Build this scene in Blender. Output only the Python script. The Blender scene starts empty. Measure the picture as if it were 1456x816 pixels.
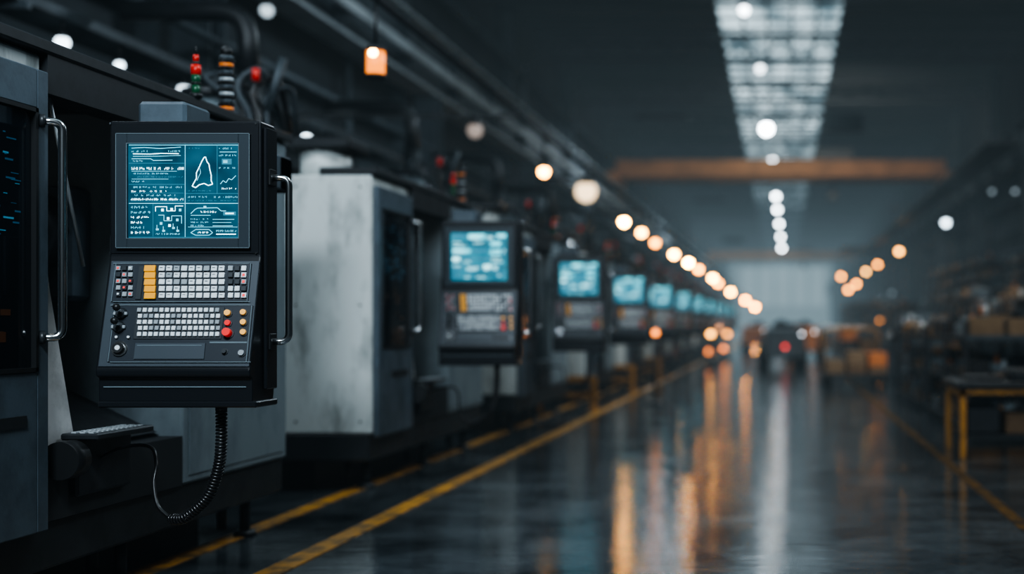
import bpy, bmesh, math, random
from mathutils import Vector, Matrix
random.seed(7)
S = bpy.context.scene
COL = S.collection
H = 1.1          # eye height
F = 1820.0       # focal length in px for a 1456 wide frame (45 mm)

# ------------------------------------------------------------------ materials
MATS = {}
def mat(name, col=(0.5,0.5,0.5), rough=0.5, metal=0.0, em=None, es=0.0, var=0.0, vscale=6.0,
        bump=0.0, bscale=60.0, coat=0.0, dirt=None, spec=0.5, streak=None, lo=0.36, hi=0.56):
    if name in MATS: return MATS[name]
    m = bpy.data.materials.new(name); m.use_nodes = True
    nt = m.node_tree; b = nt.nodes['Principled BSDF']
    b.inputs['Base Color'].default_value = (*col,1)
    b.inputs['Roughness'].default_value = rough
    b.inputs['Metallic'].default_value = metal
    b.inputs['Specular IOR Level'].default_value = spec
    b.inputs['Coat Weight'].default_value = coat
    if em:
        b.inputs['Emission Color'].default_value = (*em,1)
        b.inputs['Emission Strength'].default_value = es
    tc = nt.nodes.new('ShaderNodeTexCoord')
    if var > 0:
        n = nt.nodes.new('ShaderNodeTexNoise'); n.inputs['Scale'].default_value = vscale
        n.inputs['Detail'].default_value = 6; n.inputs['Roughness'].default_value = 0.65
        if streak:
            mp = nt.nodes.new('ShaderNodeMapping'); mp.inputs['Scale'].default_value = streak
            nt.links.new(tc.outputs['Object'], mp.inputs['Vector']); nt.links.new(mp.outputs['Vector'], n.inputs['Vector'])
        else: nt.links.new(tc.outputs['Object'], n.inputs['Vector'])
        r = nt.nodes.new('ShaderNodeValToRGB')
        d = dirt or tuple(c*(1-var) for c in col)
        r.color_ramp.elements[0].position = lo; r.color_ramp.elements[0].color = (*d,1)
        r.color_ramp.elements[1].position = hi; r.color_ramp.elements[1].color = (*col,1)
        nt.links.new(n.outputs['Fac'], r.inputs['Fac'])
        nt.links.new(r.outputs['Color'], b.inputs['Base Color'])
        mr = nt.nodes.new('ShaderNodeMapRange')
        mr.inputs['To Min'].default_value = min(1,rough+0.15); mr.inputs['To Max'].default_value = max(0.03,rough-0.1)
        nt.links.new(n.outputs['Fac'], mr.inputs['Value']); nt.links.new(mr.outputs['Result'], b.inputs['Roughness'])
    if bump > 0:
        n2 = nt.nodes.new('ShaderNodeTexNoise'); n2.inputs['Scale'].default_value = bscale
        nt.links.new(tc.outputs['Object'], n2.inputs['Vector'])
        bp = nt.nodes.new('ShaderNodeBump'); bp.inputs['Strength'].default_value = bump
        bp.inputs['Distance'].default_value = 0.01
        nt.links.new(n2.outputs['Fac'], bp.inputs['Height']); nt.links.new(bp.outputs['Normal'], b.inputs['Normal'])
    MATS[name] = m; return m

mat('paint_white', (0.55,0.59,0.58), 0.42, var=0.25, vscale=2.2, dirt=(0.20,0.22,0.215), bump=0.04, streak=(2.2,2.2,.7), lo=.30, hi=.50)
mat('paint_grey', (0.19,0.235,0.255), 0.50, var=0.25, vscale=2.5, dirt=(.12,.15,.17), bump=0.04, streak=(1,1.5,.6), lo=.33,hi=.52)
mat('paint_slate', (0.080,0.108,0.132), 0.42, var=0.3, vscale=5, bump=0.05)
mat('dark_metal', (0.018,0.021,0.024), 0.42, var=0.3, vscale=8)
mat('black', (0.008,0.009,0.010), 0.45)
mat('interior', (0.012,0.014,0.016), 0.6)
mat('steel', (0.55,0.57,0.58), 0.22, 1.0)
mat('sheet_steel', (0.75,0.75,0.74), 0.45, 0.4, var=0.2, vscale=9)
mat('panel_black', (0.010,0.012,0.015), 0.33, bump=0.03, bscale=300)
mat('panel_face', (0.042,0.054,0.066), 0.42, bump=0.03, bscale=400)
mat('panel_plate', (0.020,0.026,0.034), 0.4)
mat('bezel', (0.034,0.045,0.054), 0.35)
mat('bezel_edge', (0.14,0.18,0.2), 0.3)
mat('key_white', (0.58,0.62,0.64), 0.45)
mat('key_grey', (0.25,0.28,0.3), 0.45)
mat('key_dark', (0.03,0.035,0.04), 0.4)
mat('key_yellow', (0.80,0.36,0.03), 0.4)
mat('key_red', (0.7,0.04,0.035), 0.35, em=(1,0.05,0.04), es=0.15)
mat('key_amber', (0.9,0.45,0.12), 0.35, em=(1,0.5,0.1), es=0.06)
mat('key_led', (0.7,0.05,0.05), 0.4, em=(1,0.1,0.08), es=0.3)
mat('glass_dark', (0.006,0.010,0.014), 0.06, coat=0.3)
mat('scr_line', (0,0,0), 0.3, em=(0.20,0.66,0.84), es=1.35)
mat('scr_white', (0,0,0), 0.3, em=(0.55,0.90,1.0), es=2.4)
mat('scr_dim', (0,0,0), 0.3, em=(0.06,0.28,0.40), es=0.85)
mat('scr_block', (0,0,0), 0.3, em=(0.16,0.68,0.78), es=1.5)
mat('scr_hot', (0,0,0), 0.3, em=(0.45,0.90,0.95), es=1.7)
mat('scr_frame', (0,0,0), 0.3, em=(0.05,0.25,0.35), es=0.6)
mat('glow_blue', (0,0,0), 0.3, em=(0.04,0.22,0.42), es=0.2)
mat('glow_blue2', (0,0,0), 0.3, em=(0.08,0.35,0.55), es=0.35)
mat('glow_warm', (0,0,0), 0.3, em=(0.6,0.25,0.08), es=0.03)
mat('cable', (0.01,0.01,0.011), 0.3)
mat('beacon_red', (0.5,0.02,0.01), 0.25, em=(1,0.06,0.03), es=0.05)
mat('beacon_green', (0.015,0.09,0.04), 0.25, em=(0.05,0.5,0.2), es=0.01)
mat('beacon_amber', (0.7,0.2,0.03), 0.3, em=(1,0.3,0.03), es=0.05)
mat('yellow_paint', (0.42,0.19,0.02), 0.5, var=0.5, vscale=8)
mat('crane_orange', (0.42,0.18,0.05), 0.6, var=0.35, vscale=1)
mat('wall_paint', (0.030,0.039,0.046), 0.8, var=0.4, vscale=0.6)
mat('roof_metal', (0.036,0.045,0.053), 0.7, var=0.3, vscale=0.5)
mat('struct_steel', (0.060,0.076,0.088), 0.5, 0.3, var=0.4, vscale=2)
mat('struct_light', (0.42,0.46,0.48), 0.4, 0.3, var=0.3, vscale=2)
mat('wood', (0.16,0.09,0.04), 0.7, var=0.4, vscale=5)
mat('rubber', (0.012,0.012,0.012), 0.8)
mat('carton', (0.20,0.13,0.07), 0.8, var=0.3)
mat('lift_orange', (0.50,0.16,0.03), 0.5)
mat('recess_fill', (0,0,0), .4, em=(1,.86,.74), es=6)

def screen_bg(name, c1, c2, es):
    m = bpy.data.materials.new(name); m.use_nodes = True
    nt = m.node_tree; b = nt.nodes['Principled BSDF']
    b.inputs['Base Color'].default_value=(0.005,0.01,0.015,1); b.inputs['Roughness'].default_value=0.15
    tc = nt.nodes.new('ShaderNodeTexCoord'); n = nt.nodes.new('ShaderNodeTexNoise'); n.inputs['Scale'].default_value=7
    nt.links.new(tc.outputs['Object'], n.inputs['Vector'])
    r = nt.nodes.new('ShaderNodeValToRGB')
    r.color_ramp.elements[0].position=0.35; r.color_ramp.elements[0].color=(*c1,1)
    r.color_ramp.elements[1].position=0.68; r.color_ramp.elements[1].color=(*c2,1)
    nt.links.new(n.outputs['Fac'], r.inputs['Fac']); nt.links.new(r.outputs['Color'], b.inputs['Emission Color'])
    b.inputs['Emission Strength'].default_value=es
    MATS[name]=m
screen_bg('scr_bg', (0.010,0.048,0.080), (0.024,0.110,0.165), 1.05)
screen_bg('scr_bg2', (0.012,0.12,0.19), (0.045,0.29,0.38), 1.1)

# floor
def floor_mat():
    m = bpy.data.materials.new('wet_concrete'); m.use_nodes=True
    nt=m.node_tree; b=nt.nodes['Principled BSDF']
    g=nt.nodes.new('ShaderNodeNewGeometry')
    n=nt.nodes.new('ShaderNodeTexNoise'); n.inputs['Scale'].default_value=1.3; n.inputs['Detail'].default_value=10; n.inputs['Roughness'].default_value=0.75
    nt.links.new(g.outputs['Position'], n.inputs['Vector'])
    r=nt.nodes.new('ShaderNodeValToRGB')
    r.color_ramp.elements[0].position=0.38; r.color_ramp.elements[0].color=(0.014,0.018,0.022,1)
    r.color_ramp.elements[1].position=0.66; r.color_ramp.elements[1].color=(0.095,0.112,0.122,1)
    nt.links.new(n.outputs['Fac'], r.inputs['Fac']); nt.links.new(r.outputs['Color'], b.inputs['Base Color'])
    mr=nt.nodes.new('ShaderNodeMapRange'); mr.inputs['From Min'].default_value=0.38; mr.inputs['From Max'].default_value=0.66
    mr.inputs['To Min'].default_value=0.03; mr.inputs['To Max'].default_value=0.15
    nt.links.new(n.outputs['Fac'], mr.inputs['Value']); nt.links.new(mr.outputs['Result'], b.inputs['Roughness'])
    mp=nt.nodes.new('ShaderNodeMapping'); mp.inputs['Scale'].default_value=(3.8,13,4)
    nt.links.new(g.outputs['Position'], mp.inputs['Vector'])
    n2=nt.nodes.new('ShaderNodeTexNoise'); n2.inputs['Scale'].default_value=1.0; n2.inputs['Detail'].default_value=6; n2.inputs['Roughness'].default_value=0.6
    nt.links.new(mp.outputs['Vector'], n2.inputs['Vector'])
    bp=nt.nodes.new('ShaderNodeBump'); bp.inputs['Strength'].default_value=0.27; bp.inputs['Distance'].default_value=0.012
    nt.links.new(n2.outputs['Fac'], bp.inputs['Height']); nt.links.new(bp.outputs['Normal'], b.inputs['Normal'])
    b.inputs['Specular IOR Level'].default_value=1.0
    MATS['floor']=m
floor_mat()
def line_mat(name,c,cd,ro=.35,sp=.5):
    m = mat(name, c, ro, var=0.6, vscale=7, dirt=cd, bump=0.2, bscale=20, lo=.40, hi=.58, spec=sp)
line_mat('line_yellow',(0.56,0.27,0.035),(0.15,0.09,0.03))
line_mat('line_faded',(0.12,0.06,0.012),(0.03,0.025,0.02),.85,.1)

# ------------------------------------------------------------------ mesh builder
class MB:
    def __init__(s): s.v=[]; s.f=[]; s.m=[]; s.sm=[]; s.mats=[]
    def mi(s,n):
        if n not in s.mats: s.mats.append(n)
        return s.mats.index(n)
    def add(s,vs,fs,m,smooth=False):
        o=len(s.v); k=s.mi(m); s.v+= [tuple(v) for v in vs]
        for i,f in enumerate(fs):
            s.f.append([o+j for j in f]); s.m.append(k)
            s.sm.append(smooth[i] if isinstance(smooth,list) else smooth)
    def box(s,c,sz,m,bev=0.0,R=None):
        a,b,d=sz[0]/2,sz[1]/2,sz[2]/2
        c=Vector(c); t=min(bev,a*.45,b*.45,d*.45)
        if t<=0:
            vs=[Vector((x*a,y*b,z*d)) for x in(-1,1) for y in(-1,1) for z in(-1,1)]
            fs=[(0,1,3,2),(4,6,7,5),(0,4,5,1),(2,3,7,6),(0,2,6,4),(1,5,7,3)]
        else:
            idx={};vs=[]
            for sx in(-1,1):
                for sy in(-1,1):
                    for sz_ in(-1,1):
                        for k in range(3):
                            p=[sx*(a-t),sy*(b-t),sz_*(d-t)]
                            p[k]=(sx*a,sy*b,sz_*d)[k]
                            idx[(sx,sy,sz_,k)]=len(vs); vs.append(Vector(p))
            fs=[]
            for q in(-1,1):
                fs.append([idx[(q,i,j,0)] for i,j in((-1,-1),(1,-1),(1,1),(-1,1))])
                fs.append([idx[(i,q,j,1)] for i,j in((-1,-1),(1,-1),(1,1),(-1,1))])
                fs.append([idx[(i,j,q,2)] for i,j in((-1,-1),(1,-1),(1,1),(-1,1))])
            for p in(-1,1):
                for q in(-1,1):
                    fs.append([idx[(p,q,-1,0)],idx[(p,q,1,0)],idx[(p,q,1,1)],idx[(p,q,-1,1)]])
                    fs.append([idx[(p,-1,q,0)],idx[(p,1,q,0)],idx[(p,1,q,2)],idx[(p,-1,q,2)]])
                    fs.append([idx[(-1,p,q,1)],idx[(1,p,q,1)],idx[(1,p,q,2)],idx[(-1,p,q,2)]])
                    for r in(-1,1): fs.append([idx[(p,q,r,0)],idx[(p,q,r,1)],idx[(p,q,r,2)]])
        if R is not None: vs=[R@v for v in vs]
        s.add([c+v for v in vs],fs,m)
    def bx(s,x0,x1,y0,y1,z0,z1,m,bev=0.0):
        s.box(((x0+x1)/2,(y0+y1)/2,(z0+z1)/2),(abs(x1-x0),abs(y1-y0),abs(z1-z0)),m,bev)
    def cyl(s,p0,p1,r,m,seg=16,r2=None):
        p0=Vector(p0);p1=Vector(p1);d=(p1-p0).normalized()
        a=d.orthogonal().normalized();b=d.cross(a); r2=r if r2 is None else r2
        vs=[];
        for p,rr in((p0,r),(p1,r2)):
            for i in range(seg):
                t=2*math.pi*i/seg; vs.append(p+a*math.cos(t)*rr+b*math.sin(t)*rr)
        fs=[(i,(i+1)%seg,seg+(i+1)%seg,seg+i) for i in range(seg)]
        sm=[True]*seg+[False]*2
        fs+= [tuple(range(seg)),tuple(range(seg,2*seg))]
        s.add(vs,fs,m,sm)
    def tube(s,pts,r,m,seg=10):
        pts=[Vector(p) for p in pts]; n=len(pts); vs=[]; up=None
        for i,p in enumerate(pts):
            t=(pts[min(i+1,n-1)]-pts[max(i-1,0)]).normalized()
            if up is None: up=t.orthogonal().normalized()
            up=(up-t*up.dot(t)).normalized(); b=t.cross(up)
            for k in range(seg):
                a=2*math.pi*k/seg; vs.append(p+up*math.cos(a)*r+b*math.sin(a)*r)
        fs=[];sm=[]
        for i in range(n-1):
            for k in range(seg):
                fs.append((i*seg+k,i*seg+(k+1)%seg,(i+1)*seg+(k+1)%seg,(i+1)*seg+k)); sm.append(True)
        fs+=[tuple(range(seg)),tuple(range((n-1)*seg,n*seg))]; sm+=[False,False]
        s.add(vs,fs,m,sm)
    def sphere(s,c,r,m,seg=16,rings=10,sc=(1,1,1)):
        c=Vector(c);vs=[c+Vector((0,0,r*sc[2]))];fs=[]
        for i in range(1,rings):
            a=math.pi*i/rings
            for k in range(seg):
                t=2*math.pi*k/seg
                vs.append(c+Vector((r*sc[0]*math.sin(a)*math.cos(t),r*sc[1]*math.sin(a)*math.sin(t),r*sc[2]*math.cos(a))))
        vs.append(c-Vector((0,0,r*sc[2])))
        for k in range(seg):
            fs.append((0,1+k,1+(k+1)%seg))
            for i in range(rings-2):
                fs.append((1+i*seg+k,1+(i+1)*seg+k,1+(i+1)*seg+(k+1)%seg,1+i*seg+(k+1)%seg))
            fs.append((len(vs)-1,1+(rings-2)*seg+(k+1)%seg,1+(rings-2)*seg+k))
        s.add(vs,fs,m,True)
    def prism(s,poly,x0,x1,m,bev=0.0,axis='x'):
        bm=bmesh.new(); n=len(poly)
        def P(a,q,w):
            return (w,a,q) if axis=='x' else ((a,w,q) if axis=='y' else (a,q,w))
        A=[bm.verts.new(P(a,q,x0)) for a,q in poly]; B=[bm.verts.new(P(a,q,x1)) for a,q in poly]
        bm.faces.new(A); bm.faces.new(B[::-1])
        for i in range(n): bm.faces.new((A[i],B[i],B[(i+1)%n],A[(i+1)%n]))
        bmesh.ops.recalc_face_normals(bm,faces=bm.faces[:])
        if bev>0: bmesh.ops.bevel(bm,geom=bm.edges[:],offset=bev,segments=2,affect='EDGES',profile=0.5)
        bm.verts.index_update()
        s.add([v.co.copy() for v in bm.verts],[[v.index for v in f.verts] for f in bm.faces],m); bm.free()
    def quad(s,pts,m): s.add(pts,[tuple(range(len(pts)))],m)
    def mesh(s,name):
        me=bpy.data.meshes.new(name); me.from_pydata(s.v,[],s.f)
        for n in s.mats: me.materials.append(MATS[n])
        me.polygons.foreach_set('material_index',s.m); me.polygons.foreach_set('use_smooth',s.sm)
        bm=bmesh.new(); bm.from_mesh(me); bmesh.ops.recalc_face_normals(bm,faces=bm.faces[:]); bm.to_mesh(me); bm.free()
        me.update(); return me
def obj(name,me,loc=(0,0,0),rz=0.0,parent=None):
    if isinstance(me,MB): me=me.mesh(name)
    o=bpy.data.objects.new(name,me); o.location=loc; o.rotation_euler=(0,0,rz); COL.objects.link(o)
    if parent: o.parent=parent
    return o
def arc(pts,rad=0.03,n=6):
    pts=[Vector(p) for p in pts]; out=[pts[0]]
    for i in range(1,len(pts)-1):
        a,b,c=pts[i-1],pts[i],pts[i+1]
        r=min(rad,(a-b).length*.5,(c-b).length*.5)
        p=b+(a-b).normalized()*r; q=b+(c-b).normalized()*r
        for k in range(n+1):
            t=k/n; out.append(p*(1-t)**2+b*2*t*(1-t)+q*t*t)
    out.append(pts[-1]); return out

# ------------------------------------------------------------------ hall shell
XL,XR,YB,YF,ZC=-6.6,6.6,-10,165,9.1
ZT=ZC+.3
b=MB(); b.bx(XL-.2,XR+.2,YB-.2,YF+.2,-.2,0,'floor'); obj('floor',b)
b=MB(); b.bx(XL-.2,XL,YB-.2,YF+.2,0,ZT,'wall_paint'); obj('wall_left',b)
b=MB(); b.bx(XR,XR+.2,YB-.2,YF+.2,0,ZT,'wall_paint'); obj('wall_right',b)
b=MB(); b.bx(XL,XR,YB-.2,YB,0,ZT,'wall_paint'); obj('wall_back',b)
mat('far_wall',(0.2,0.24,0.26),0.7,em=(0.50,0.66,0.72),es=0.10,var=0.3,vscale=0.3)  # emission paints the pale distant haze onto the end wall
mat('haze_panel',(0.1,0.1,0.1),0.3,em=(0.58,0.75,0.82),es=0.16)  # glowing panels added in place of bright haze at the far end
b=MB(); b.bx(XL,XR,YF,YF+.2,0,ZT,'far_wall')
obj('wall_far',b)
b=MB()
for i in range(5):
    b.bx(-5+i*2.2,-3.2+i*2.2,YF-.06,YF-.001,3.4,8.4,'haze_panel')
obj('haze_panels',b)
SX0,SX1=-1.65,1.6
b=MB()
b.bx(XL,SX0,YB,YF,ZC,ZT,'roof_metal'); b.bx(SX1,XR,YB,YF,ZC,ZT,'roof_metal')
for i in range(int((YF-YB)/1.5)):
    y=YB+i*1.5
    b.bx(XL,SX0,y,y+.12,ZC-.14,ZC,'roof_metal'); b.bx(SX1,XR,y,y+.12,ZC-.14,ZC,'roof_metal')
obj('ceiling',b)
def sky_mat():
    m=bpy.data.materials.new('skylight_glazing'); m.use_nodes=True; nt=m.node_tree; bs=nt.nodes['Principled BSDF']
    g=nt.nodes.new('ShaderNodeNewGeometry'); mp=nt.nodes.new('ShaderNodeMapping'); mp.inputs['Scale'].default_value=(.9,.25,1)
    n=nt.nodes.new('ShaderNodeTexNoise'); n.inputs['Scale'].default_value=1; n.inputs['Detail'].default_value=4
    nt.links.new(g.outputs['Position'],mp.inputs['Vector']); nt.links.new(mp.outputs['Vector'],n.inputs['Vector'])
    r=nt.nodes.new('ShaderNodeValToRGB'); r.color_ramp.elements[0].position=.35; r.color_ramp.elements[0].color=(.10,.16,.19,1)
    r.color_ramp.elements[1].position=.66; r.color_ramp.elements[1].color=(.70,.88,.95,1)
    nt.links.new(n.outputs['Fac'],r.inputs['Fac']); nt.links.new(r.outputs['Color'],bs.inputs['Emission Color'])
    bs.inputs['Emission Strength'].default_value=1.4; bs.inputs['Base Color'].default_value=(.05,.06,.07,1)
    MATS['sky']=m
sky_mat()
b=MB()
b.bx(SX0,SX1,YB,YF,ZC+.1,ZT,'sky')
for k in range(6):
    x=SX0+(SX1-SX0)*k/5; b.bx(x-.03,x+.03,YB,YF,ZC-.02,ZC+.1,'struct_steel')
for i in range(int((YF-YB)/1.25)):
    y=YB+i*1.25; b.bx(SX0,SX1,y-.05,y+.05,ZC+.0,ZC+.1,'struct_steel')
obj('window_2',b,)
b=MB()
for i in range(25):
    y=2+i*6.5
    b.bx(XL,XR,y-.08,y+.08,ZC-.35,ZC-.2,'roof_metal'); b.bx(XL,XR,y-.07,y+.07,ZC-.95,ZC-.85,'roof_metal')
    n=12
    for k in range(n):
        x0=XL+(XR-XL)*k/n; x1=XL+(XR-XL)*(k+1)/n; xm=(x0+x1)/2
        b.cyl((x0,y,ZC-.3),(xm,y,ZC-.9),.035,'roof_metal',6); b.cyl((xm,y,ZC-.9),(x1,y,ZC-.3),.035,'roof_metal',6)
tr=obj('roof_truss_frame',b)

def runway(sx):
    b=MB(); X=6.0*sx; Y0,Y1=YB+.05,YF-.1; E=XL+.01 if sx<0 else XR-.01
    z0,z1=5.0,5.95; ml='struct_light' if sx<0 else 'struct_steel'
    b.bx(X-.04,X+.04,Y0,Y1,z0,z1,'struct_steel'); b.bx(X-.22,X+.22,Y0,Y1,z0-.05,z0,ml); b.bx(X-.22,X+.22,Y0,Y1,z1,z1+.05,ml)
    b.bx(X-.05,X+.05,Y0,Y1,z1+.05,z1+.13,'steel')
    for i in range(58):
        y=Y0+i*3; b.bx(X-.2,X+.2,y-.02,y+.02,z0,z1,'struct_steel')
    for i in range(19):
        y=-4+i*8.6
        b.bx(X-.2,X+.2,y+.16,y+.2,0,z0-.05,'struct_steel'); b.bx(X-.2,X+.2,y-.2,y-.16,0,z0-.05,'struct_steel'); b.bx(X-.02,X+.02,y-.16,y+.16,0,z0-.05,'struct_steel')
        b.bx(min(E,X),max(E,X),y-.1,y+.1,z1-.3,z1,'struct_steel')
        b.bx(min(E,E-.25*sx),max(E,E-.25*sx),y-.15,y+.15,0,ZC-.35,'struct_steel')
    xi=X-.35*sx
    b.bx(xi-.04,xi+.04,Y0,Y1,z0+.2,z0+.34,ml)
    for i in range(58):
        y=Y0+i*3; b.bx(min(X,xi),max(X,xi),y-.03,y+.03,z0+.22,z0+.28,'struct_steel')
    obj('crane_runway',b)
runway(-1); runway(1)
def crane(y):
    b=MB()
    b.bx(-5.9,5.9,y-.25,y+.25,6.35,6.95,'crane_orange',.02)
    b.bx(-5.9,5.9,y+1.2,y+1.7,6.35,6.95,'crane_orange',.02)
    for sx in(-1,1):
        b.bx(6*sx-.18,6*sx+.18,y-.7,y+2.2,6.12,6.5,'crane_orange',.02)
        for yy in(y-.4,y+1.9): b.cyl((6*sx-.06,yy,6.2),(6*sx+.06,yy,6.2),.13,'steel',16)
    b.bx(1.2,2.6,y-.1,y+1.6,6.95,7.4,'dark_metal',.02)
    b.cyl((1.9,y+.7,6.9),(1.9,y+.7,5.9),.02,'cable',6); b.bx(1.75,2.05,y+.6,y+.8,5.6,5.95,'dark_metal',.02)
    obj('overhead_crane',b)
crane(46); crane(104)

b=MB(); Y0,Y1=YB+.1,YF-.1
for x,z,r,m in((-6.35,3.0,.06,'struct_steel'),(-6.35,3.5,.05,'struct_steel'),(-6.4,4.3,.08,'struct_steel'),(-5.6,3.9,.04,'struct_steel'),(-6.3,2.4,.09,'struct_steel'),(-6.3,7.2,.12,'struct_steel')):
    b.cyl((x,Y0,z),(x,Y1,z),r,m,10)
b.bx(-5.85,-5.45,Y0,Y1,3.42,3.45,'struct_steel'); b.bx(-5.85,-5.83,Y0,Y1,3.42,3.52,'struct_steel'); b.bx(-5.47,-5.45,Y0,Y1,3.42,3.50,'struct_steel')
for i in range(40):
    y=-8+i*4.3
    b.bx(-6.58,-5.4,y-.03,y+.03,3.36,3.42,'struct_steel')
    b.cyl((-6.35,y+1,0.3),(-6.35,y+1,5+random.random()*3),.04+.03*random.random(),'struct_light' if i%2 else 'struct_steel',8)
    b.bx(-6.58,-6.2,y+1.6,y+2.5,1.2,1.2+1.2*random.random()+.5,'paint_slate',.01)
obj('pipe_rack',b)
b=MB()
for x,z,r in((6.35,3.0,.07),(6.35,3.6,.05),(6.3,4.4,.1)):
    b.cyl((x,Y0,z),(x,Y1,z),r,'struct_steel',10)
for i in range(30):
    y=-8+i*5.5
    b.bx(6.25,6.58,y+1.6,y+3,0.6,3.5*random.random()+1.2,'paint_slate',.01)
obj('pipe_rack',b)

# ------------------------------------------------------------------ floor markings
b=MB(); b.bx(-2.31,-2.19,YB,YF,0,.004,'line_yellow'); obj('floor_marking',b)
b=MB(); b.bx(-2.87,-2.76,YB,YF,0,.004,'line_yellow'); obj('floor_marking',b)
b=MB(); b.bx(1.28,1.36,YB,YF,0,.003,'line_faded'); obj('floor_marking',b)

# ------------------------------------------------------------------ CNC machine
def build_machine():
    b=MB(); D=-2.3; E=.80; LN=3.10
    b.bx(D,-.004,0,E+.02,.38,2.07,'paint_white',.012)
    b.bx(-1.2,-1.19,-.003,.0,.42,2.03,'dark_metal')
    for x in(-.08,-.5,-.9):
        for z in(.46,1.22,1.99): b.cyl((x,-.004,z),(x,.0,z),.008,'dark_metal',8)
    # roof lip and top band
    b.bx(-.35,.03,-.0,LN+.02,2.072,2.12,'dark_metal',.008)
    b.bx(-.10,.02,E+.02,1.9,1.93,2.072,'dark_metal')
    b.prism([(-.35,2.10),(-1.1,2.30),(-2.1,2.30),(-2.25,2.07),(-.35,2.07)],0.95,LN,'dark_metal',.01,axis='y')
    def frame(y0,y1,z0,z1,wy0,wy1,wz0,wz1,x0,x1,m):
        b.bx(x0,x1,y0,wy0,z0,z1,m,.004); b.bx(x0,x1,wy1,y1,z0,z1,m,.004)
        b.bx(x0,x1,wy0,wy1,z0,wz0,m,.004); b.bx(x0,x1,wy0,wy1,wz1,z1,m,.004)
    w0,w1=.1,.73
    frame(.02,E,.36,2.0,w0,w1,.93,1.86,0,.035,'paint_slate')
    b.bx(.0,.022,w0,w1,.93,1.86,'glass_dark')
    for (y0,y1,z0,z1) in((w0,w0+.015,.93,1.86),(w1-.015,w1,.93,1.86),(w0,w1,.93,.945),(w0,w1,1.845,1.86)):
        b.bx(.02,.04,y0,y1,z0,z1,'black')
    random.seed(3)
    for i in range(60):   # bluish reflections on the door glass, painted as glowing strips
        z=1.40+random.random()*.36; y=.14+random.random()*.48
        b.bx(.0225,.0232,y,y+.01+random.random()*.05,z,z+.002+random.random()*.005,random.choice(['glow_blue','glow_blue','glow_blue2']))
    for i in range(10):  # warm glimmers lower on the glass, painted the same way
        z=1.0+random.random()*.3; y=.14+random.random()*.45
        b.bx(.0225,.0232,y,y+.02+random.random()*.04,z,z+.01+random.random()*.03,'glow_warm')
    b.bx(.035,.040,.3,.66,.74,.78,'dark_metal')
    hy=E-.01
    b.tube(arc([(.03,hy-.04,1.82),(.09,hy,1.82),(.09,hy,1.05),(.03,hy-.04,1.05)],.06,8),.0145,'steel',12)
    b.cyl((.03,hy-.04,1.82),(.045,hy-.03,1.82),.024,'dark_metal',12); b.cyl((.03,hy-.04,1.05),(.045,hy-.03,1.05),.024,'dark_metal',12)
    # working recess
    b.bx(D,-1.1,E+.02,1.9,.38,2.07,'interior')
    b.bx(-1.1,-.1,E+.02,1.9,2.03,2.07,'interior')
    b.bx(-1.1,.0,E+.02,1.9,.38,.60,'interior')
    b.prism([(E+.025,1.62),(E+.05,1.62),(E+.12,1.24),(E+.30,.62),(E+.025,.62)],-.04,-.032,'sheet_steel')
    b.quad([(-.06,E+.03,1.9),(-.9,E+.03,1.9),(-.9,E+.03,.66),(-.06,E+.03,.66)],'dark_metal')
    b.quad([(-.9,.93,1.0),(-.9,1.88,1.0),(-.1,1.88,.62),(-.1,.93,.62)],'dark_metal')
    b.cyl((-.02,E+.1,1.93),(-.02,E+.33,1.32),.007,'struct_light',8)
    b.cyl((-.2,E+.1,2.0),(-.2,1.3,2.0),.018,'recess_fill',10)  # glowing tube added to brighten the recess
    b.cyl((-.5,E+.03,1.3),(-.5,1.06,1.3),.17,'steel',28); b.cyl((-.5,1.06,1.3),(-.5,1.10,1.3),.08,'dark_metal',20)
    b.cyl((-.6,1.55,1.5),(-.6,1.72,1.5),.2,'dark_metal',8); b.bx(-.8,-.4,1.72,1.9,1.2,1.7,'paint_slate',.02)
    b.bx(-.02,.12,.97,1.40,.665,.69,'dark_metal',.006)
    for i in range(11):
        for j in range(3):
            b.bx(.01+.033*j,.028+.033*j,.99+.035*i,1.01+.035*i,.69,.695,'struct_light')
    b.cyl((.04,.86,.60),(.04,.95,.60),.07,'black',20)
    b.bx(-.02,.03,1.0,1.4,.45,.665,'dark_metal',.01)
    # right cabinet
    b.bx(D,0,1.9,LN,.38,2.07,'paint_grey',.012)
    b.bx(.0,.006,1.96,LN-.06,.42,1.98,'paint_grey',.003)
    for z in(.9,.93,.96,.99,1.02): b.bx(.006,.010,2.5,2.8,z,z+.01,'black')
    b.bx(.006,.02,2.0,2.03,1.1,1.3,'dark_metal',.003)
    b.bx(D,-.02,.0,LN,.20,.385,'dark_metal',.012)
    b.bx(D+.1,-.42,.12,LN-.12,.0,.2,'black')
    for y in(.25,1.6,2.85):
        b.cyl((-.12,y,.03),(-.12,y,.2),.025,'dark_metal',12); b.cyl((-.12,y,0),(-.12,y,.03),.06,'dark_metal',16,.05)
        b.cyl((-.24,y,.03),(-.24,y,.2),.025,'dark_metal',12)
    # top equipment
    b.cyl((-.45,.42,2.07),(-.45,.42,2.27),.17,'paint_white',24)
    b.bx(-.66,-.22,.2,.64,2.27,2.35,'dark_metal',.02)
    b.cyl((-1.2,.4,2.07),(-1.2,.4,2.62),.19,'paint_grey',24); b.cyl((-1.2,.4,2.62),(-1.2,.4,2.68),.22,'dark_metal',24)
    b.bx(-1.9,-1.5,.1,.8,2.07,2.5,'paint_slate',.02)
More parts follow.
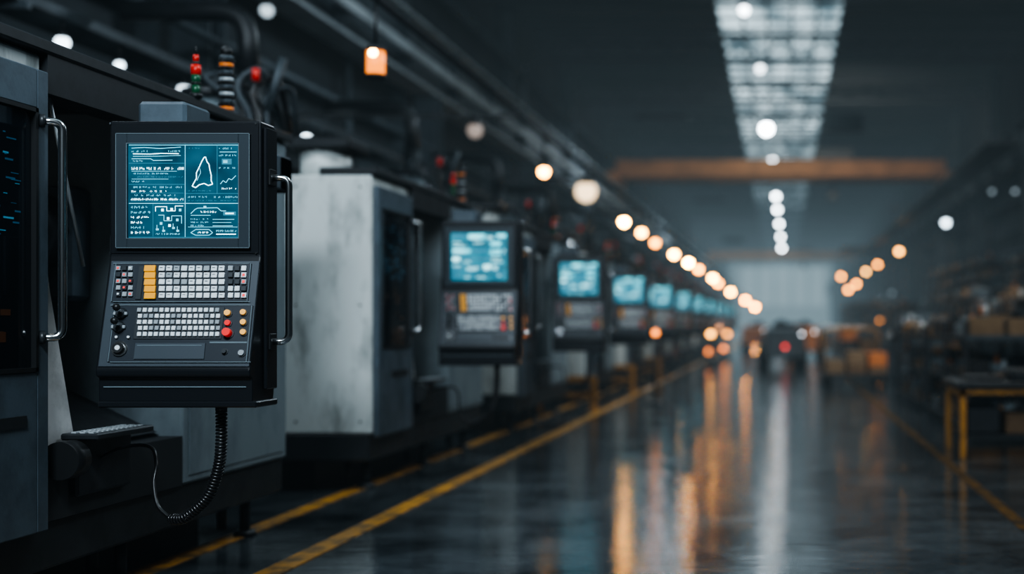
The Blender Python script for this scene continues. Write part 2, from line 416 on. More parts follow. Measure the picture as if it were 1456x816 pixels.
    # hose gooseneck bundle
    for i in range(5):
        x=-.74-.05*i
        b.tube(arc([(x,.08+.02*i,2.07),(x+.03,.08,2.35+.05*i),(x-.06*i,.1,2.62+.03*i),(x+.15-.05*i,.2,2.7+.07*((i*7)%3)),(x+.12,.35+.05*i,2.3)],.12,5),.016+.004*(i%3),'cable' if i%2 else 'struct_steel',8)
    b.cyl((-.72,.1,2.5),(-.62,.1,2.85),.03,'struct_steel',10)
    b.cyl((-.80,.1,2.7),(-.80,.1,2.78),.025,'beacon_red',12)
    b.cyl((-1.6,1.9,2.3),(-1.6,1.9,3.1),.10,'dark_metal',20)
    b.tube(arc([(-1.6,1.9,3.1),(-1.6,1.9,3.6),(-2.6,1.9,3.6)],.3,8),.08,'dark_metal',14)
    # signal towers
    x,y=.015,2.0; z=2.12
    b.cyl((x,y,z),(x,y,z+.02),.028,'black',16); b.cyl((x,y,z+.02),(x,y,z+.06),.018,'beacon_green',14)
    b.cyl((x,y,z+.06),(x,y,z+.07),.022,'black',14); b.cyl((x,y,z+.07),(x,y,z+.105),.02,'beacon_green',14)
    b.cyl((x,y,z+.105),(x,y,z+.15),.022,'beacon_red',14); b.cyl((x,y,z+.15),(x,y,z+.165),.014,'black',14)
    b.cyl((x,y,z+.165),(x,y,z+.195),.013,'beacon_red',14); b.cyl((x,y,z+.195),(x,y,z+.235),.004,'black',8)
    x,y=-.02,2.4
    b.cyl((x,y,z-.05),(x,y,z+.30),.022,'black',14)
    for i in range(8):
        b.cyl((x,y,z+.01+i*.035),(x,y,z+.027+i*.035),.033,'beacon_amber' if i in(0,6) else ('struct_steel' if i%2 else 'struct_light'),16)
        b.cyl((x,y,z+.0+i*.035),(x,y,z+.008+i*.035),.038,'black',16)
    b.sphere((x,y,z+.295),.028,'black',12,8)
    return b.mesh('cnc_machine')
ME_M=build_machine()

# ------------------------------------------------------------------ control panel
def build_panel(var):
    b=MB(); K=391.4
    u=lambda px:(px-268)/K
    v=lambda py:H-(py-460)/K
    X0,X1=-.287,.262
    zt,zm,zb=v(172),v(365),.9325
    b.prism([(0,zt),(0,zm+.004),(-.1,zb),(-.098,zb-.02),(-.078,zb-.03),(-.078,.818),(.11,.80),(.125,.86),(.125,zt)],X0,X1,'panel_black',.006)
    b.bx(X0+.008,X1-.008,-.003,.0,zm+.012,zt-.008,'panel_black',.002)
    y0=-.016
    bx0,bx1,bz0,bz1=u(167),u(357),v(353),v(190)
    sx0,sx1,sz0,sz1=u(183),u(341),v(339),v(205)
    b.bx(bx0,sx0,y0,0,bz0,bz1,'bezel',.002); b.bx(sx1,bx1,y0,0,bz0,bz1,'bezel',.002)
    b.bx(sx0,sx1,y0,0,bz0,sz0,'bezel',.002); b.bx(sx0,sx1,y0,0,sz1,bz1,'bezel',.002)
    e=.0022
    for (a,c,d,f) in((sx0-e,sx0,sz0-e,sz1+e),(sx1,sx1+e,sz0-e,sz1+e),(sx0,sx1,sz0-e,sz0),(sx0,sx1,sz1,sz1+e)):
        b.bx(a,c,y0-.0015,y0+.002,d,f,'bezel_edge')
    for (a,c,d,f) in((bx0,bx0+e,bz0,bz1),(bx1-e,bx1,bz0,bz1),(bx0,bx1,bz0,bz0+e),(bx0,bx1,bz1-e,bz1)):
        b.bx(a,c,y0-.0012,y0+.002,d,f,'bezel_edge')
    b.bx(sx0,sx1,-.006,-.001,sz0,sz1,'scr_bg' if var==0 else 'scr_bg2')
    def R(x0,y0_,x1,y1_,m,dy=0.0):
        yy=-.0066-dy
        b.quad([(u(x0),yy,v(y0_)),(u(x1),yy,v(y0_)),(u(x1),yy,v(y1_)),(u(x0),yy,v(y1_))],m)
    def L(p,q,w,m):
        a=Vector((u(p[0]),-.0072,v(p[1])));c=Vector((u(q[0]),-.0072,v(q[1])));d=(c-a).normalized();n=Vector((-d.z,0,d.x))*w/K/2
        b.quad([a+n,c+n,c-n,a-n],m)
    def text(x0,x1,y,h,m='scr_line',lo=1.2,hi=6,gap=1.6):
        x=x0
        while x<x1:
            w=min(random.uniform(lo,hi),x1-x)
            xx=x
            while xx<x+w-.4:
                R(xx,y+random.choice([0,0,h*.4]),xx+.55,y+h-random.choice([0,0,h*.35]),m)
                if random.random()<.45: R(xx,y+h*.42,xx+1.5,y+h*.56,m)
                xx+=1.6
            x+=w+gap*random.choice([1,1,2.2])
    random.seed(11 if var==0 else 5)
    def poly(pl,w,m):
        for p,q in zip(pl,pl[1:]): L(p,q,w,m)
    if var==0:
        fr='scr_dim'
        R(184,206.2,340,207,'scr_line'); R(184,337,340,337.8,fr)
        R(263.6,206,264.4,337,'scr_line'); R(184,289,340,289.8,'scr_line'); R(184,232,263,232.7,fr); R(184,262,263,262.7,fr)
        R(309,206,309.7,276,fr); R(265,275,340,275.7,fr); R(218,290,218.6,336,fr)
        poly([(188,211),(206,210),(228,211.5),(258,209.5)],.9,'scr_line'); text(188,214,214,2.6); text(240,258,214,2.4)
        poly([(190,219),(214,219.4),(230,218.4),(255,218.8)],1.1,'scr_white'); poly([(190,222.6),(226,222.4),(258,221.4)],.7,'scr_line'); poly([(188,226),(215,226),(219,228.5),(246,228)],.9,'scr_line')
        text(190,206,228,2.4)
        text(188,262,237.8,4,'scr_white',3,9,2.2); R(188,243.4,252,244,'scr_line'); text(190,240,246,2); text(196,262,250.6,2.2,'scr_dim'); R(188,254.5,240,255.1,'scr_line'); text(188,206,257,2.6)
        for k in range(4):
            yy=265+5.8*k; text(187+random.uniform(0,8),random.uniform(235,262),yy,2.7,'scr_line' if k%2==0 else 'scr_white',2,7,2.2)
            if k%2: R(187,yy+3.6,262,yy+4.1,'scr_dim')
        poly([(274,265),(276,261),(280,254),(280,246),(284,238),(287,231),(291,224),(293,223.5),(295,230),(298,234),(299,241),(301,249),(301,257),(303,262),(297,264),(291,261),(284,263),(279,267),(274,265)],1.3,'scr_white')
        poly([(285,240),(286,246),(283,252),(281,257)],.7,'scr_line')
        text(268,284,210,2,'scr_dim'); text(268,300,270.5,2,'scr_dim')
        text(312,330,210,2.6); R(313,216,337,216.8,'scr_line'); text(312,336,220,2.4); R(316,226,330,234,'scr_dim'); R(318,228,324,232,'scr_line'); text(312,338,238,2.2,'scr_line')
        poly([(314,262),(318,257),(322,260),(326,254),(330,256),(336,250)],.9,'scr_line')
        text(316,336,267,2.4,'scr_white')
        text(268,296,279,2.4,'scr_line'); text(305,338,279,2.6,'scr_line'); text(268,338,284.5,1.8,'scr_dim')
        text(187,262,282,3,'scr_white')
        for k in range(6):
            text(187,random.uniform(203,215),293+7.2*k,3.5,'scr_white' if k in(2,3,5) else 'scr_line',2,6)
        poly([(222,301),(222,294),(238,294),(238,300),(250,300),(250,293),(261,293)],.9,'scr_white')
        poly([(226,306),(234,306),(234,314),(245,314),(245,307),(259,307),(259,318)],.9,'scr_line')
        for (x,y) in((230,297),(243,296),(255,297),(238,309),(251,311),(228,316),(240,319)): R(x,y,x+3.6,y+3.6,'scr_line' if (x+y)%2<1 else 'scr_white')
        for (x,y) in((224,320),(233,322),(247,318),(253,322)): L((x,y),(x,y+8),.8,'scr_line'); R(x-1.5,y+5,x+2.5,y+7.5,'scr_line')
        text(222,258,331.5,2.6)
        poly([(272,304),(278,298),(282,296),(310,295.6),(315,300),(322,300)],1,'scr_line'); text(286,308,300,2.8,'scr_white'); R(272,306,300,306.7,'scr_line')
        R(318,301,336,306.5,'scr_dim'); R(321,302.6,333,304.6,'scr_white'); R(290,293,294,296,'scr_line')
        for k in range(3): text(272,random.uniform(286,298),310.5+4.6*k,2.2); L((303,312+4.6*k),(random.uniform(322,338),312+4.6*k),.7,'scr_line')
        poly([(272,331),(279,326.5),(298,326.5),(303,331),(298,334.6),(279,334.6),(272,331)],.9,'scr_line')
        text(282,296,329.3,2.6,'scr_white'); text(308,338,327,2.8,'scr_line'); R(308,332.4,336,333.8,'scr_white'); R(268,322.6,338,323.2,'scr_line')
    else:
        for k in range(6):
            y=208+k*21.8
            x=187
            while x<330:
                w=random.uniform(14,52); w=min(w,337-x)
                mm=random.choice(['scr_block','scr_block','scr_dim','scr_frame','scr_hot','scr_dim'])
                hh=random.uniform(7,16)
                R(x,y,x+w,y+hh,mm)
                for j in range(3):
                    if random.random()<.6: R(x+2,y+2+5*j,x+w*random.uniform(.4,.9),y+4+5*j,'scr_hot' if random.random()<.5 else 'scr_frame',.0004)
                x+=w+random.uniform(4,9)
    # ---- tilted console
    d=Vector((0,-.1,zb-zm)).normalized(); n=Vector((0,d.z,-d.y)); n=n if n.y<0 else -n
    Rm=Matrix(((1,0,0),(0,-n.y,-d.y),(0,-n.z,-d.z)))
    def con(px,py,h=0.0):
        t=(py-365)/162; Y=4.65-.1*t
        return Vector(((px-1110)*Y/F+2.15, -.1*t, zm+(zb-zm)*t))+n*h
    def cb(x0,y0_,x1,y1_,h,m,bev=0.0,base=0.0):
        c=con((x0+x1)/2,(y0_+y1_)/2,base+h/2)
        b.box(c,((x1-x0)/K,h,(y1_-y0_)/K*1.0),m,bev,Rm)
    cb(151,370,361,523,.004,'panel_face',.002)
    cb(163,375,356,431,.006,'panel_plate',.002,.003)
    cb(160,435,356,516,.005,'panel_plate',.002,.003)
    for (x0,y0_,x1,y1_) in((163,375,356,431),(160,435,356,516)):
        for q in((x0,y0_,x1,y0_+.9),(x0,y1_-.9,x1,y1_),(x0,y0_,x0+.9,y1_),(x1-.9,y0_,x1,y1_)): cb(*q,.0012,'bezel_edge',0,.0088)
    BH=.009
    for i in range(3):
        for j in range(5):
            x=168+i*8.6; y=380+j*9.3
            cb(x,y,x+6.2,y+6.4,.008,('key_dark' if (i+j)%3==1 else 'key_grey'),.001,BH)
            if (i*5+j)%2==0: cb(x+1.6,y+1.8,x+4.4,y+4.4,.0015,random.choice(['key_led','key_led','key_white']),0,BH+.008)
    cb(197,379,205,428,.004,'key_dark',.001,BH)
    for j in range(5): cb(208,379+j*9.8,224,388.2+j*9.8,.009,'key_yellow',.0012,BH)
    for i in range(9):
        for j in range(5):
            x=228.5+i*10.6; y=379.5+j*9.7
            cb(x,y,x+8.4,y+7.6,.008,'key_white' if random.random()>.14 else 'key_grey',.0015,BH)
            if random.random()<.5: cb(x+2,y+2.6,x+6,y+3.6,.0004,'key_dark',0,BH+.008)
    for i in range(3):
        for j in range(5):
            x=326.5+i*9.4; y=379.5+j*9.7
            cb(x,y,x+7.2,y+7.4,.008,random.choice(['key_dark','key_grey','key_white','key_white']),.0015,BH)
            if i==2 and j in(1,2,4): cb(x+2,y+2,x+5.4,y+5.6,.0016,'key_led',0,BH+.008)
    cb(195,438,318,484,.003,'key_dark',.001,.0078)
    for j in range(5):
        for i in range(15):
            x=198+i*7.9+(j%2)*1.2; y=440+j*8.5
            if x>311: continue
            cb(x,y,x+5.7,y+6.0,.008,'key_white' if random.random()>.2 else 'key_grey',.0014,BH+.001)
    cb(194,489,292,512,.004,'panel_face',.001,.0078); cb(198,492,288,493,.0006,'bezel_edge',0,.0118)
    cb(300,487,352,489,.0008,'bezel_edge',0,.0078)
    def knob(px,py,r,h,m,m2=None):
        p=con(px,py,.008); b.cyl(p,p+n*.003,r*1.35,'key_dark',20); b.cyl(p+n*.003,p+n*h,r,m,20,r*.9)
        if m2: b.cyl(p+n*h,p+n*(h+.002),r*.6,m2,16)
    for px,py,r,h,m in((326,447,.012,.014,'key_amber'),(348,446,.011,.012,'key_amber'),(326,461,.011,.012,'key_red'),(348,460,.011,.012,'key_amber'),
                       (326,475,.016,.024,'key_red'),(348,474,.011,.012,'key_amber'),(345,503,.011,.010,'key_grey'),(321,501,.009,.012,'key_dark')):
        knob(px,py,r,h,m)
    for px,py in((174,448),(171,467)):
        p=con(px,py,.008); b.cyl(p,p+n*.012,.022,'key_dark',20,.016); q=p+n*.05+Vector((.008,0,.012)); b.cyl(p,q,.006,'steel',10); b.sphere(q,.013,'black',14,10)
        b.box(p+n*.006,(.05,.01,.012),'key_grey',.002,Rm)
    p=con(172,497,.008); b.cyl(p,p+n*.006,.028,'steel',28); b.cyl(p+n*.006,p+n*.018,.021,'black',28,.018); b.cyl(p+n*.018,p+n*.020,.009,'key_white',16)
    for px in(168,185): knob(px,481,.005,.008,'key_white')
    for px,py in((157,176),(364,176),(157,360),(364,360)):
        b.cyl((u(px),-.003,v(py)),(u(px),-.006,v(py)),.0035,'steel',10)
    b.bx(X0-.0,X1+.018,-.084,.11,.800,.822,'panel_black',.004)
    b.bx(X0+.02,X1-.02,-.082,-.078,.872,.876,'bezel_edge')
    b.bx(X1,X1+.014,.02,.115,.86,zt-.02,'panel_black',.004)
    hx=X1+.075
    b.tube(arc([(X1+.01,.06,v(250)),(hx,.07,v(250)),(hx,.07,v(486)),(X1+.01,.06,v(486))],.05,8),.0125,'steel',12)
    for zz in(v(250),v(486)): b.bx(X1+.01,X1+.022,.035,.09,zz-.03,zz+.03,'black',.004)
    b.bx(X0-.012,X0,.02,.1,1.2,1.42,'dark_metal',.004)
    # support arm running back to the cabinet of the machine
    b.bx(-.25,-.07,.125,.34,1.62,1.93,'paint_slate',.012)
    b.bx(-.22,-.10,.34,1.25,1.70,1.86,'paint_slate',.01)
    b.bx(-.505,-.10,1.10,1.25,1.70,1.86,'paint_slate',.01)
    b.bx(-.22,.2,.125,.17,.95,1.6,'dark_metal',.01)
    return b.mesh('control_panel')
ME_P=[build_panel(0),build_panel(1)]

# coiled cable
def coil_path(pts,R,pitch,per=10):
    P=[Vector(p) for p in pts]
    Q=[P[0]]+P+[P[-1]]; C=[]
    for i in range(1,len(Q)-2):
        for k in range(40):
            t=k/40; a,b_,c,d_=Q[i-1],Q[i],Q[i+1],Q[i+2]
            C.append(.5*((2*b_)+(-a+c)*t+(2*a-5*b_+4*c-d_)*t*t+(-a+3*b_-3*c+d_)*t**3))
    C.append(P[-1])
    if R==0: return C
    ln=[0]
    for i in range(1,len(C)): ln.append(ln[-1]+(C[i]-C[i-1]).length)
    out=[];N=int(ln[-1]/pitch*per);j=0;up=None
    for i in range(N+1):
        s=ln[-1]*i/N
        while j<len(ln)-2 and ln[j+1]<s:j+=1
        t=(s-ln[j])/max(1e-9,ln[j+1]-ln[j]); p=C[j].lerp(C[j+1],t); tn=(C[j+1]-C[j]).normalized()
        if up is None: up=tn.orthogonal().normalized()
        up=(up-tn*up.dot(tn)).normalized(); bb=tn.cross(up); a=2*math.pi*i/per
        out.append(p+up*math.cos(a)*R+bb*math.sin(a)*R)
    return out
def build_cable():
    b=MB()
    b.tube(coil_path([(.105,.03,.80),(.105,.03,.68),(.09,.04,.57),(.04,.06,.46),(-.05,.08,.385),(-.11,.10,.375)],.0165,.0125,10),.0054,'cable',6)
    b.tube(coil_path([(-.11,.10,.375),(-.17,.12,.42),(-.205,.16,.50),(-.215,.2,.57),(-.26,.24,.63),(-.40,.30,.62),(-.53,.3,.55)],0,0),.007,'cable',8)
    b.cyl((.105,.03,.78),(.105,.03,.798),.02,'black',14)
    return b.mesh('coiled_cable')
ME_C=build_cable()

NM=12
for i in range(NM):
    y0=3.79+4.55*i
    obj('cnc_machine',ME_M,(-2.66,y0,0))
    obj('cnc_control_panel',ME_P[0 if i==0 else 1],(-2.15,y0+.86,0))
    if i<3: obj('coiled_cable',ME_C,(-2.15,y0+.86,0))

# ------------------------------------------------------------------ lamps
def lampmat(name,c,es): mat(name,(0,0,0),.4,em=c,es=es)
def pendant(x,y,z,r,c,es,zr,name='pendant_lamp'):
    mn='lamp_%02d_%02d_%d'%(int(c[1]*100),int(c[2]*100),int(es*10)); lampmat(mn,c,es)
    b=MB(); b.sphere((0,0,0),r,mn,14,10); b.cyl((0,0,r*.6),(0,0,r*1.5),r*.75,'dark_metal',12,r*.4); b.cyl((0,0,r*1.4),(0,0,zr-z),.008,'cable',6)
    obj(name,b,(x,y,z))
AMB=(1.0,.34,.03); AMB2=(1,.44,.07)
b=MB(); b.cyl((-2.8,5,3.35),(-2.8,150,3.35),.025,'dark_metal',8)
for i in range(24): b.bx(-5.7,-2.8,8+i*6-.02,8+i*6+.02,3.35,3.39,'dark_metal')
obj('lamp_conduit',b)
for y,k in((15.4,1.4),(22.6,3.6),(25.5,1.2),(28.6,.6),(33,1.8),(38.6,3.4),(43.5,.7),(52,1.4),(57,.6),(72,1),(100,.8),(138,.8)):
    c=AMB if k<.9 else AMB2
    pendant(-2.8+random.uniform(-.05,.05),y,2.93+random.uniform(-.05,.05),.045+.0011*y,c,k*15*(y/15)**.75,3.34,'amber_pendant_lamp')
lampmat('lantern_glass',(1,.28,.03),1.7)
b=MB(); b.cyl((0,0,-.11),(0,0,.05),.062,'lantern_glass',16); b.cyl((0,0,.05),(0,0,.10),.08,'dark_metal',16,.03); b.cyl((0,0,-.13),(0,0,-.11),.075,'dark_metal',16); b.cyl((0,0,.1),(0,0,.44),.01,'cable',6); lampmat('lantern_core',(1,.6,.2),25); b.sphere((0,-.05,.03),.028,'lantern_core',12,8)
obj('amber_lantern',b,(-2.8,8.85,2.93))
WH=(.75,.9,1.0)
for y,w,es in((9.8,.07,3),(10.65,.05,3),(11.8,.07,2.2),(14.85,.06,7),(15.2,.05,8),(15.6,.05,7),(19.3,.10,8),(20.2,.10,8),(27,.08,9),(34,.08,12)):
    pendant(-5.5,y,3.25,w*.8,WH,es,3.42,'tray_lamp')
pendant(-5.5,13.7,4.45,.07,WH,.8,5.2,'tray_lamp')
pendant(-3.3,21.7,3.34,.18,(1,.74,.46),1.6,3.6,'globe_lamp')
pendant(-3.94,16.5,3.59,.10,(1,.82,.72),.3,3.9,'globe_lamp')
for x,y,r,es in((-.8,28,.10,6),(-.55,34.4,.10,4),(-.5,45,.20,16),(-.35,54,.12,14),(-.4,58,.10,12),(-.25,69,.14,13),(-.2,77,.14,14),(-.1,88,.14,16),(0,101,.14,16),(.1,116,.17,15)):
    pendant(x,y,7.95,r,(.85,.94,1),es,8.24,'high_bay_lamp')
pendant(-.28,56,7.7,.17,(1,.55,.2),14,8.24,'high_bay_lamp')
for y,c,es in((38.7,WH,6),(54,AMB2,14),(66,AMB,14),(75,AMB2,16)):
    pendant(5.0,y,4.15,.10,c,es,5.2,'aisle_lamp')
for x,y,z in((3.6,76,3.9),(4.2,71,3.3),(3.7,70,2.95)):
    pendant(x,y,z,.11,AMB,16,5.2,'aisle_lamp')
for x,y,z in((5.2,31.5,4.35),(5.4,29.5,4.15),(4.0,46,2.2)): pendant(x,y,z,.045,WH,.7,5.2,'aisle_lamp')
b=MB(); b.bx(3.4,5.6,69.8,76.2,5.2,5.28,'struct_steel'); b.bx(4.7,5.5,29,76,5.2,5.26,'struct_steel'); b.bx(3.9,4.7,45.9,46.1,5.2,5.26,'struct_steel'); obj('lamp_bracket',b)

def beacon_post(x,y,z,r,c,es):
    mn='lampb_%02d_%02d_%d'%(int(c[1]*100),int(c[2]*100),int(es*10)); lampmat(mn,c,es)
    b=MB(); b.cyl((0,0,0),(0,0,.03),.14,'dark_metal',16); b.cyl((0,0,.03),(0,0,z-r*.6),.02,'dark_metal',8); b.sphere((0,0,z),r,mn,14,10); b.cyl((0,0,z-r*1.2),(0,0,z-r*.6),r*.7,'dark_metal',12)
    obj('warning_beacon',b,(x,y,0))
beacon_post(2.75,30,.60,.085,AMB2,45)
beacon_post(-1.75,32,.83,.07,AMB2,9)
beacon_post(-1.7,38,.35,.07,(1,.25,.04),4)
beacon_post(-1.72,17.6,.97,.045,(1,.28,.04),4)
beacon_post(-1.75,36.5,.95,.07,(1,.4,.15),2)
beacon_post(-1.75,42,.75,.08,AMB,6)
beacon_post(-1.9,34,.35,.08,(1,.27,.05),3)
beacon_post(3.3,42.5,1.2,.06,(1,.35,.05),5)

# ------------------------------------------------------------------ yellow guard rail
b=MB()
for x in(-.35,.35): b.bx(x-.035,x+.035,-.035,.035,0,.42,'yellow_paint',.006); b.bx(x-.08,x+.08,-.08,.08,0,.012,'yellow_paint')
b.bx(-.35,.35,-.03,.03,.36,.43,'yellow_paint',.006); b.bx(-.35,.35,-.03,.03,.16,.22,'yellow_paint',.006)
me=b.mesh('guard_rail')
obj('guard_rail',me,(-2.72,16.25,0)); obj('guard_rail',me,(-2.75,20.8,0)); obj('guard_rail',me,(-2.75,25.35,0))

# ------------------------------------------------------------------ right side workbench + racks
b=MB()
for x in(0,.72):
    for y in(0,.9):
        b.bx(x,x+.05,y,y+.05,0,.57,'yellow_paint',.005)
b.bx(0,.77,0,.05,.52,.57,'yellow_paint',.005); b.bx(0,.05,0,.95,.50,.57,'yellow_paint',.005); b.bx(.72,.77,0,.95,.50,.57,'yellow_paint',.005); b.bx(0,.77,.9,.95,.5,.57,'yellow_paint',.005)
b.bx(-.03,.8,-.03,.98,.57,.62,'dark_metal',.006); b.bx(.05,.72,.05,.9,.16,.19,'dark_metal')
b.bx(.1,.4,.3,.7,.62,.66,'dark_metal',.01); b.bx(.45,.7,.2,.6,.62,.72,'dark_metal',.02)
b.bx(.06,.35,.1,.6,.19,.42,'dark_metal',.02); b.bx(.4,.66,.15,.6,.19,.36,'wood',.01)
obj('workbench',b,(1.46,10.4,0))
def rack(x,y,w,dp,h,seed,name='tool_rack'):
    random.seed(seed); b=MB()
    for xx in(0,w-.04):
        yy=0
        while yy<=dp-.03:
            b.bx(xx,xx+.04,yy,yy+.04,0,h+.12,'dark_metal'); yy+=(dp-.04)/max(1,round(dp/1.6))
    n=max(2,int(h/.3))
    for k in range(n):
        z=.12+k*(h-.14)/(n-1)
        b.bx(0,w,0,dp,z-.02,z,'dark_metal',.003); b.bx(0,w,-.01,0,z-.035,z+.01,'struct_steel')
        yy=.05
        while yy<dp-.35:
            l=random.uniform(.15,.4); xx=.06
            while xx<w-.15:                # boxes, trays and tools across the shelf
                ww=random.uniform(.12,.35); ww=min(ww,w-.05-xx); hh=random.uniform(.06,.22)
                b.bx(xx,xx+ww,yy,yy+l,z,z+hh,random.choice(['paint_slate','dark_metal','wood','struct_steel','black','carton','paint_grey','yellow_paint' if random.random()<.5 else 'black']),.01)
                if random.random()<.3: b.cyl((xx+ww*.5,yy+l*.5,z+hh),(xx+ww*.5,yy+l*.5,z+hh+random.uniform(.05,.14)),.025,random.choice(['steel','struct_light','carton','dark_metal','lift_orange']),10)
                xx+=ww+.04
            yy+=l+.06
    obj(name,b,(x,y,0))
rack(1.75,12.2,1.1,3.2,1.0,1); rack(1.75,15.8,1.0,3.5,.95,2); rack(3.3,12,1.2,4.5,1.35,3); rack(3.2,17.5,1.2,5,1.3,4)
rack(3.6,24,1.2,5.8,1.6,5); rack(2.0,20,1.0,2.6,.95,6); rack(3.2,34.5,1.2,7,1.5,7); rack(3.2,45,1.4,10,1.7,8); rack(3.2,58,1.6,11,1.9,9); rack(4.9,20,.9,8,2.4,10); rack(4.9,31,.7,12,2.6,12)
def lathe(x,y):
    b=MB()
    b.bx(0,.9,0,.5,0,.75,'paint_slate',.02); b.bx(0,.9,1.5,2.0,0,.75,'paint_slate',.02)
    b.bx(.1,.8,0,2,.75,.9,'dark_metal',.02); b.bx(.1,.8,0,.5,.9,1.3,'paint_slate',.03)
    b.cyl((.45,.5,1.1),(.45,.62,1.1),.14,'steel',20); b.bx(.3,.6,1.6,1.9,.9,1.2,'paint_slate',.03); b.cyl((.45,1.6,1.1),(.45,1.4,1.1),.03,'steel',12)
    b.bx(.05,.85,.9,1.2,.9,1.0,'struct_steel',.02); b.cyl((-.06,1.05,.86),(.05,1.05,.86),.08,'steel',16)
    obj('bench_lathe',b,(x,y,0))
lathe(3.5,30.8); lathe(2.15,24.0); lathe(3.1,9.0)
def cart(x,y,w,l,seed,n):
    random.seed(seed); b=MB()
    for xx in(.1,w-.1):
        for yy in(.15,l-.15):
            b.cyl((xx-.03,yy,.08),(xx+.03,yy,.08),.08,'rubber',16); b.bx(xx-.03,xx+.03,yy-.03,yy+.03,.1,.2,'dark_metal')
    b.bx(0,w,0,l,.18,.24,'dark_metal',.01)
    b.tube(arc([(0.05,l,.2),(0.05,l,1.0),(w-.05,l,1.0),(w-.05,l,.2)],.1,5),.02,'yellow_paint' if seed%2 else 'steel',8)
    z=.24
    for k in range(n):
        zz=z
        for j in range(random.randint(1,3)):
            ww=w/n*.85; hh=random.uniform(.12,.3)
            b.bx(k*w/n+.03,k*w/n+.03+ww,.1,.1+l*random.uniform(.5,.8),zz,zz+hh,random.choice(['carton','paint_slate','paint_grey','wood','dark_metal','lift_orange']),.012); zz+=hh
    obj('parts_cart',b,(x,y,0))
cart(.75,21.8,1.1,1.8,1,3); cart(.85,27,1.2,1.8,2,3); cart(1.6,37,1.2,2,3,3); cart(1.4,44,1.2,2,4,3); cart(1.5,50,1.4,2,5,3)
lampmat('tail_red',(1,.05,.03),2.5); lampmat('head_white',(.9,.95,1),5)
def tow_tractor(x,y,rz,seed=0):
    b=MB()
    b.prism([(-1.0,.25),(1.05,.25),(1.05,.62),(.95,.78),(.35,.82),(.3,.6),(-.35,.6),(-.4,.85),(-.6,1.0),(-1.0,.95)],-.5,.5,'lift_orange' if seed else 'paint_slate',.03)
    for sx in(-.48,.48):
        b.cyl((sx-.09,.65,.25),(sx+.09,.65,.25),.25,'rubber',24); b.cyl((sx-.09,-.65,.25),(sx+.09,-.65,.25),.25,'rubber',24)
        b.cyl((sx-.1,.65,.25),(sx+.1,.65,.25),.11,'struct_steel',16); b.cyl((sx-.1,-.65,.25),(sx+.1,-.65,.25),.11,'struct_steel',16)
        b.bx(sx*.8-.05,sx*.8+.05,1.03,1.07,.5,.58,'struct_light',.005)
    b.bx(-.28,.28,-.3,.12,.6,.72,'black',.03); b.bx(-.28,.28,-.42,-.30,.7,1.12,'black',.03)
    b.cyl((0,.42,.8),(0,.26,1.05),.02,'black',8); b.cyl((0,.25,1.04),(0,.28,1.06),.17,'black',18)
    b.bx(-.08,.08,-1.1,-.98,.3,.4,'steel',.01)
    b.sphere((-.02,-1.0,.52),.05,'tail_red' if not seed else 'beacon_red',12,8); b.sphere((.40,-.98,.84),.035,'head_white',12,8)
    obj('tow_tractor',b,(x,y,0),rz)
tow_tractor(.03,33,0.1); tow_tractor(.75,40.5,-.1,1); tow_tractor(-.9,52,-.15,1); tow_tractor(.2,62,.3,1)

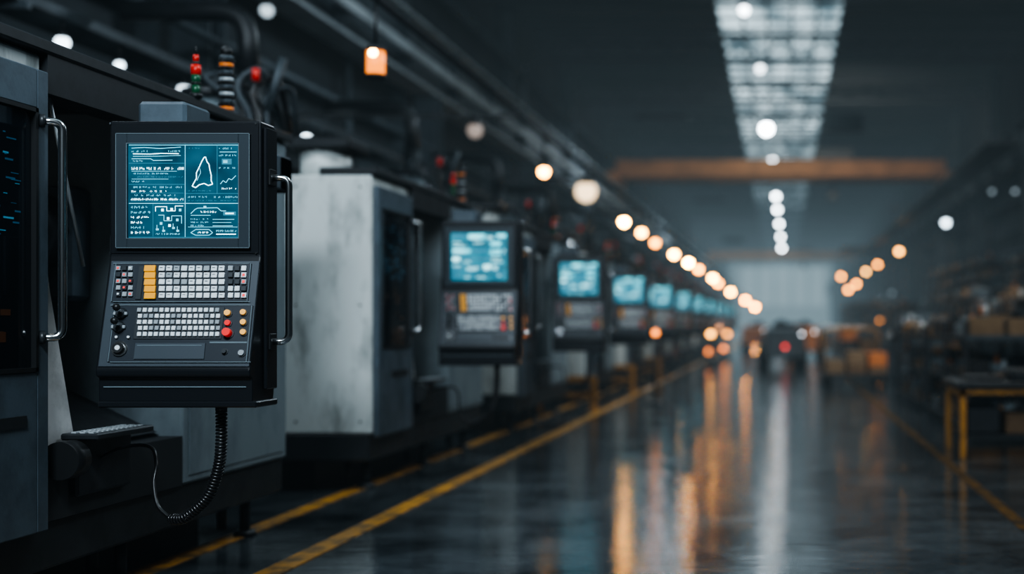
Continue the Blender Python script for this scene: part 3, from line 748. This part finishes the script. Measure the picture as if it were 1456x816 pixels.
# ------------------------------------------------------------------ added fill lights in made-up housings
def fill_light(x,y,z,energy,size,c=(.80,.91,1),tilt=(0,0,0),spread=math.pi):
    e=bpy.data.objects.new('fill_rig',None); e.location=(x,y,z); e.rotation_euler=tilt; COL.objects.link(e)
    b=MB(); b.bx(-size/2-.05,size/2+.05,-size/4-.05,size/4+.05,.02,.12,'dark_metal',.01)
    b.cyl((-size/3,0,.12),(-size/3,0,.5),.01,'cable',6); b.cyl((size/3,0,.12),(size/3,0,.5),.01,'cable',6)
    obj('fill_housing',b,parent=e)
    l=bpy.data.lights.new('fill_area','AREA'); l.shape='RECTANGLE'; l.size=size; l.size_y=size/2; l.energy=energy; l.color=c; l.spread=spread
    o=bpy.data.objects.new('fill_area',l); COL.objects.link(o); o.parent=e
R_=math.radians
fill_light(-1.6,0.4,4.6,340,1.6,tilt=(R_(42),0,0))
fill_light(.8,6.5,5.4,85,1.4,tilt=(0,R_(40),0))
fill_light(.8,16,6.2,180,1.4,tilt=(0,R_(52),0))
fill_light(3.0,8.5,5.4,70,1.2,tilt=(R_(35),R_(-15),0),c=(1,.9,.8))
fill_light(2.6,18,6.4,240,1.2,tilt=(R_(30),R_(-20),0),c=(1,.92,.84))
fill_light(-4.2,6.5,4.6,45,1.2,tilt=(R_(30),R_(-20),0))
fill_light(-3.4,37,7.0,240,1.4,tilt=(R_(10),0,0))
fill_light(1.9,38,7.0,110,1.0,tilt=(R_(62),0,0),c=(1,.85,.7))
fill_light(-3.4,62,7.0,300,1.4,tilt=(R_(10),0,0))
fill_light(-3.4,92,7.0,300,1.4,tilt=(R_(30),0,0))

# ------------------------------------------------------------------ world with light haze
w=bpy.data.worlds.new('World'); S.world=w; w.use_nodes=True; nt=w.node_tree
nt.nodes['Background'].inputs[0].default_value=(.02,.03,.04,1); nt.nodes['Background'].inputs[1].default_value=.3
em=nt.nodes.new('ShaderNodeEmission'); em.inputs['Color'].default_value=(.49,.68,.78,1); em.inputs['Strength'].default_value=.0013
nt.links.new(em.outputs[0], nt.nodes['World Output'].inputs['Volume'])

# ------------------------------------------------------------------ camera
cd=bpy.data.cameras.new('camera'); cam=bpy.data.objects.new('camera',cd); COL.objects.link(cam)
cam.location=(0,0,H); cam.rotation_euler=(math.pi/2,0,0)
cd.lens=45; cd.sensor_width=36; cd.sensor_fit='HORIZONTAL'
cd.shift_x=-(1110-728)/1456; cd.shift_y=(460-408)/1456
cd.clip_end=400; cd.clip_start=.05
cd.dof.use_dof=True; cd.dof.focus_distance=4.62; cd.dof.aperture_fstop=0.95
S.camera=cam
S.view_settings.view_transform='AgX'
try: S.view_settings.look='AgX - High Contrast'
except Exception as ex: print(ex)
S.view_settings.exposure=0.3
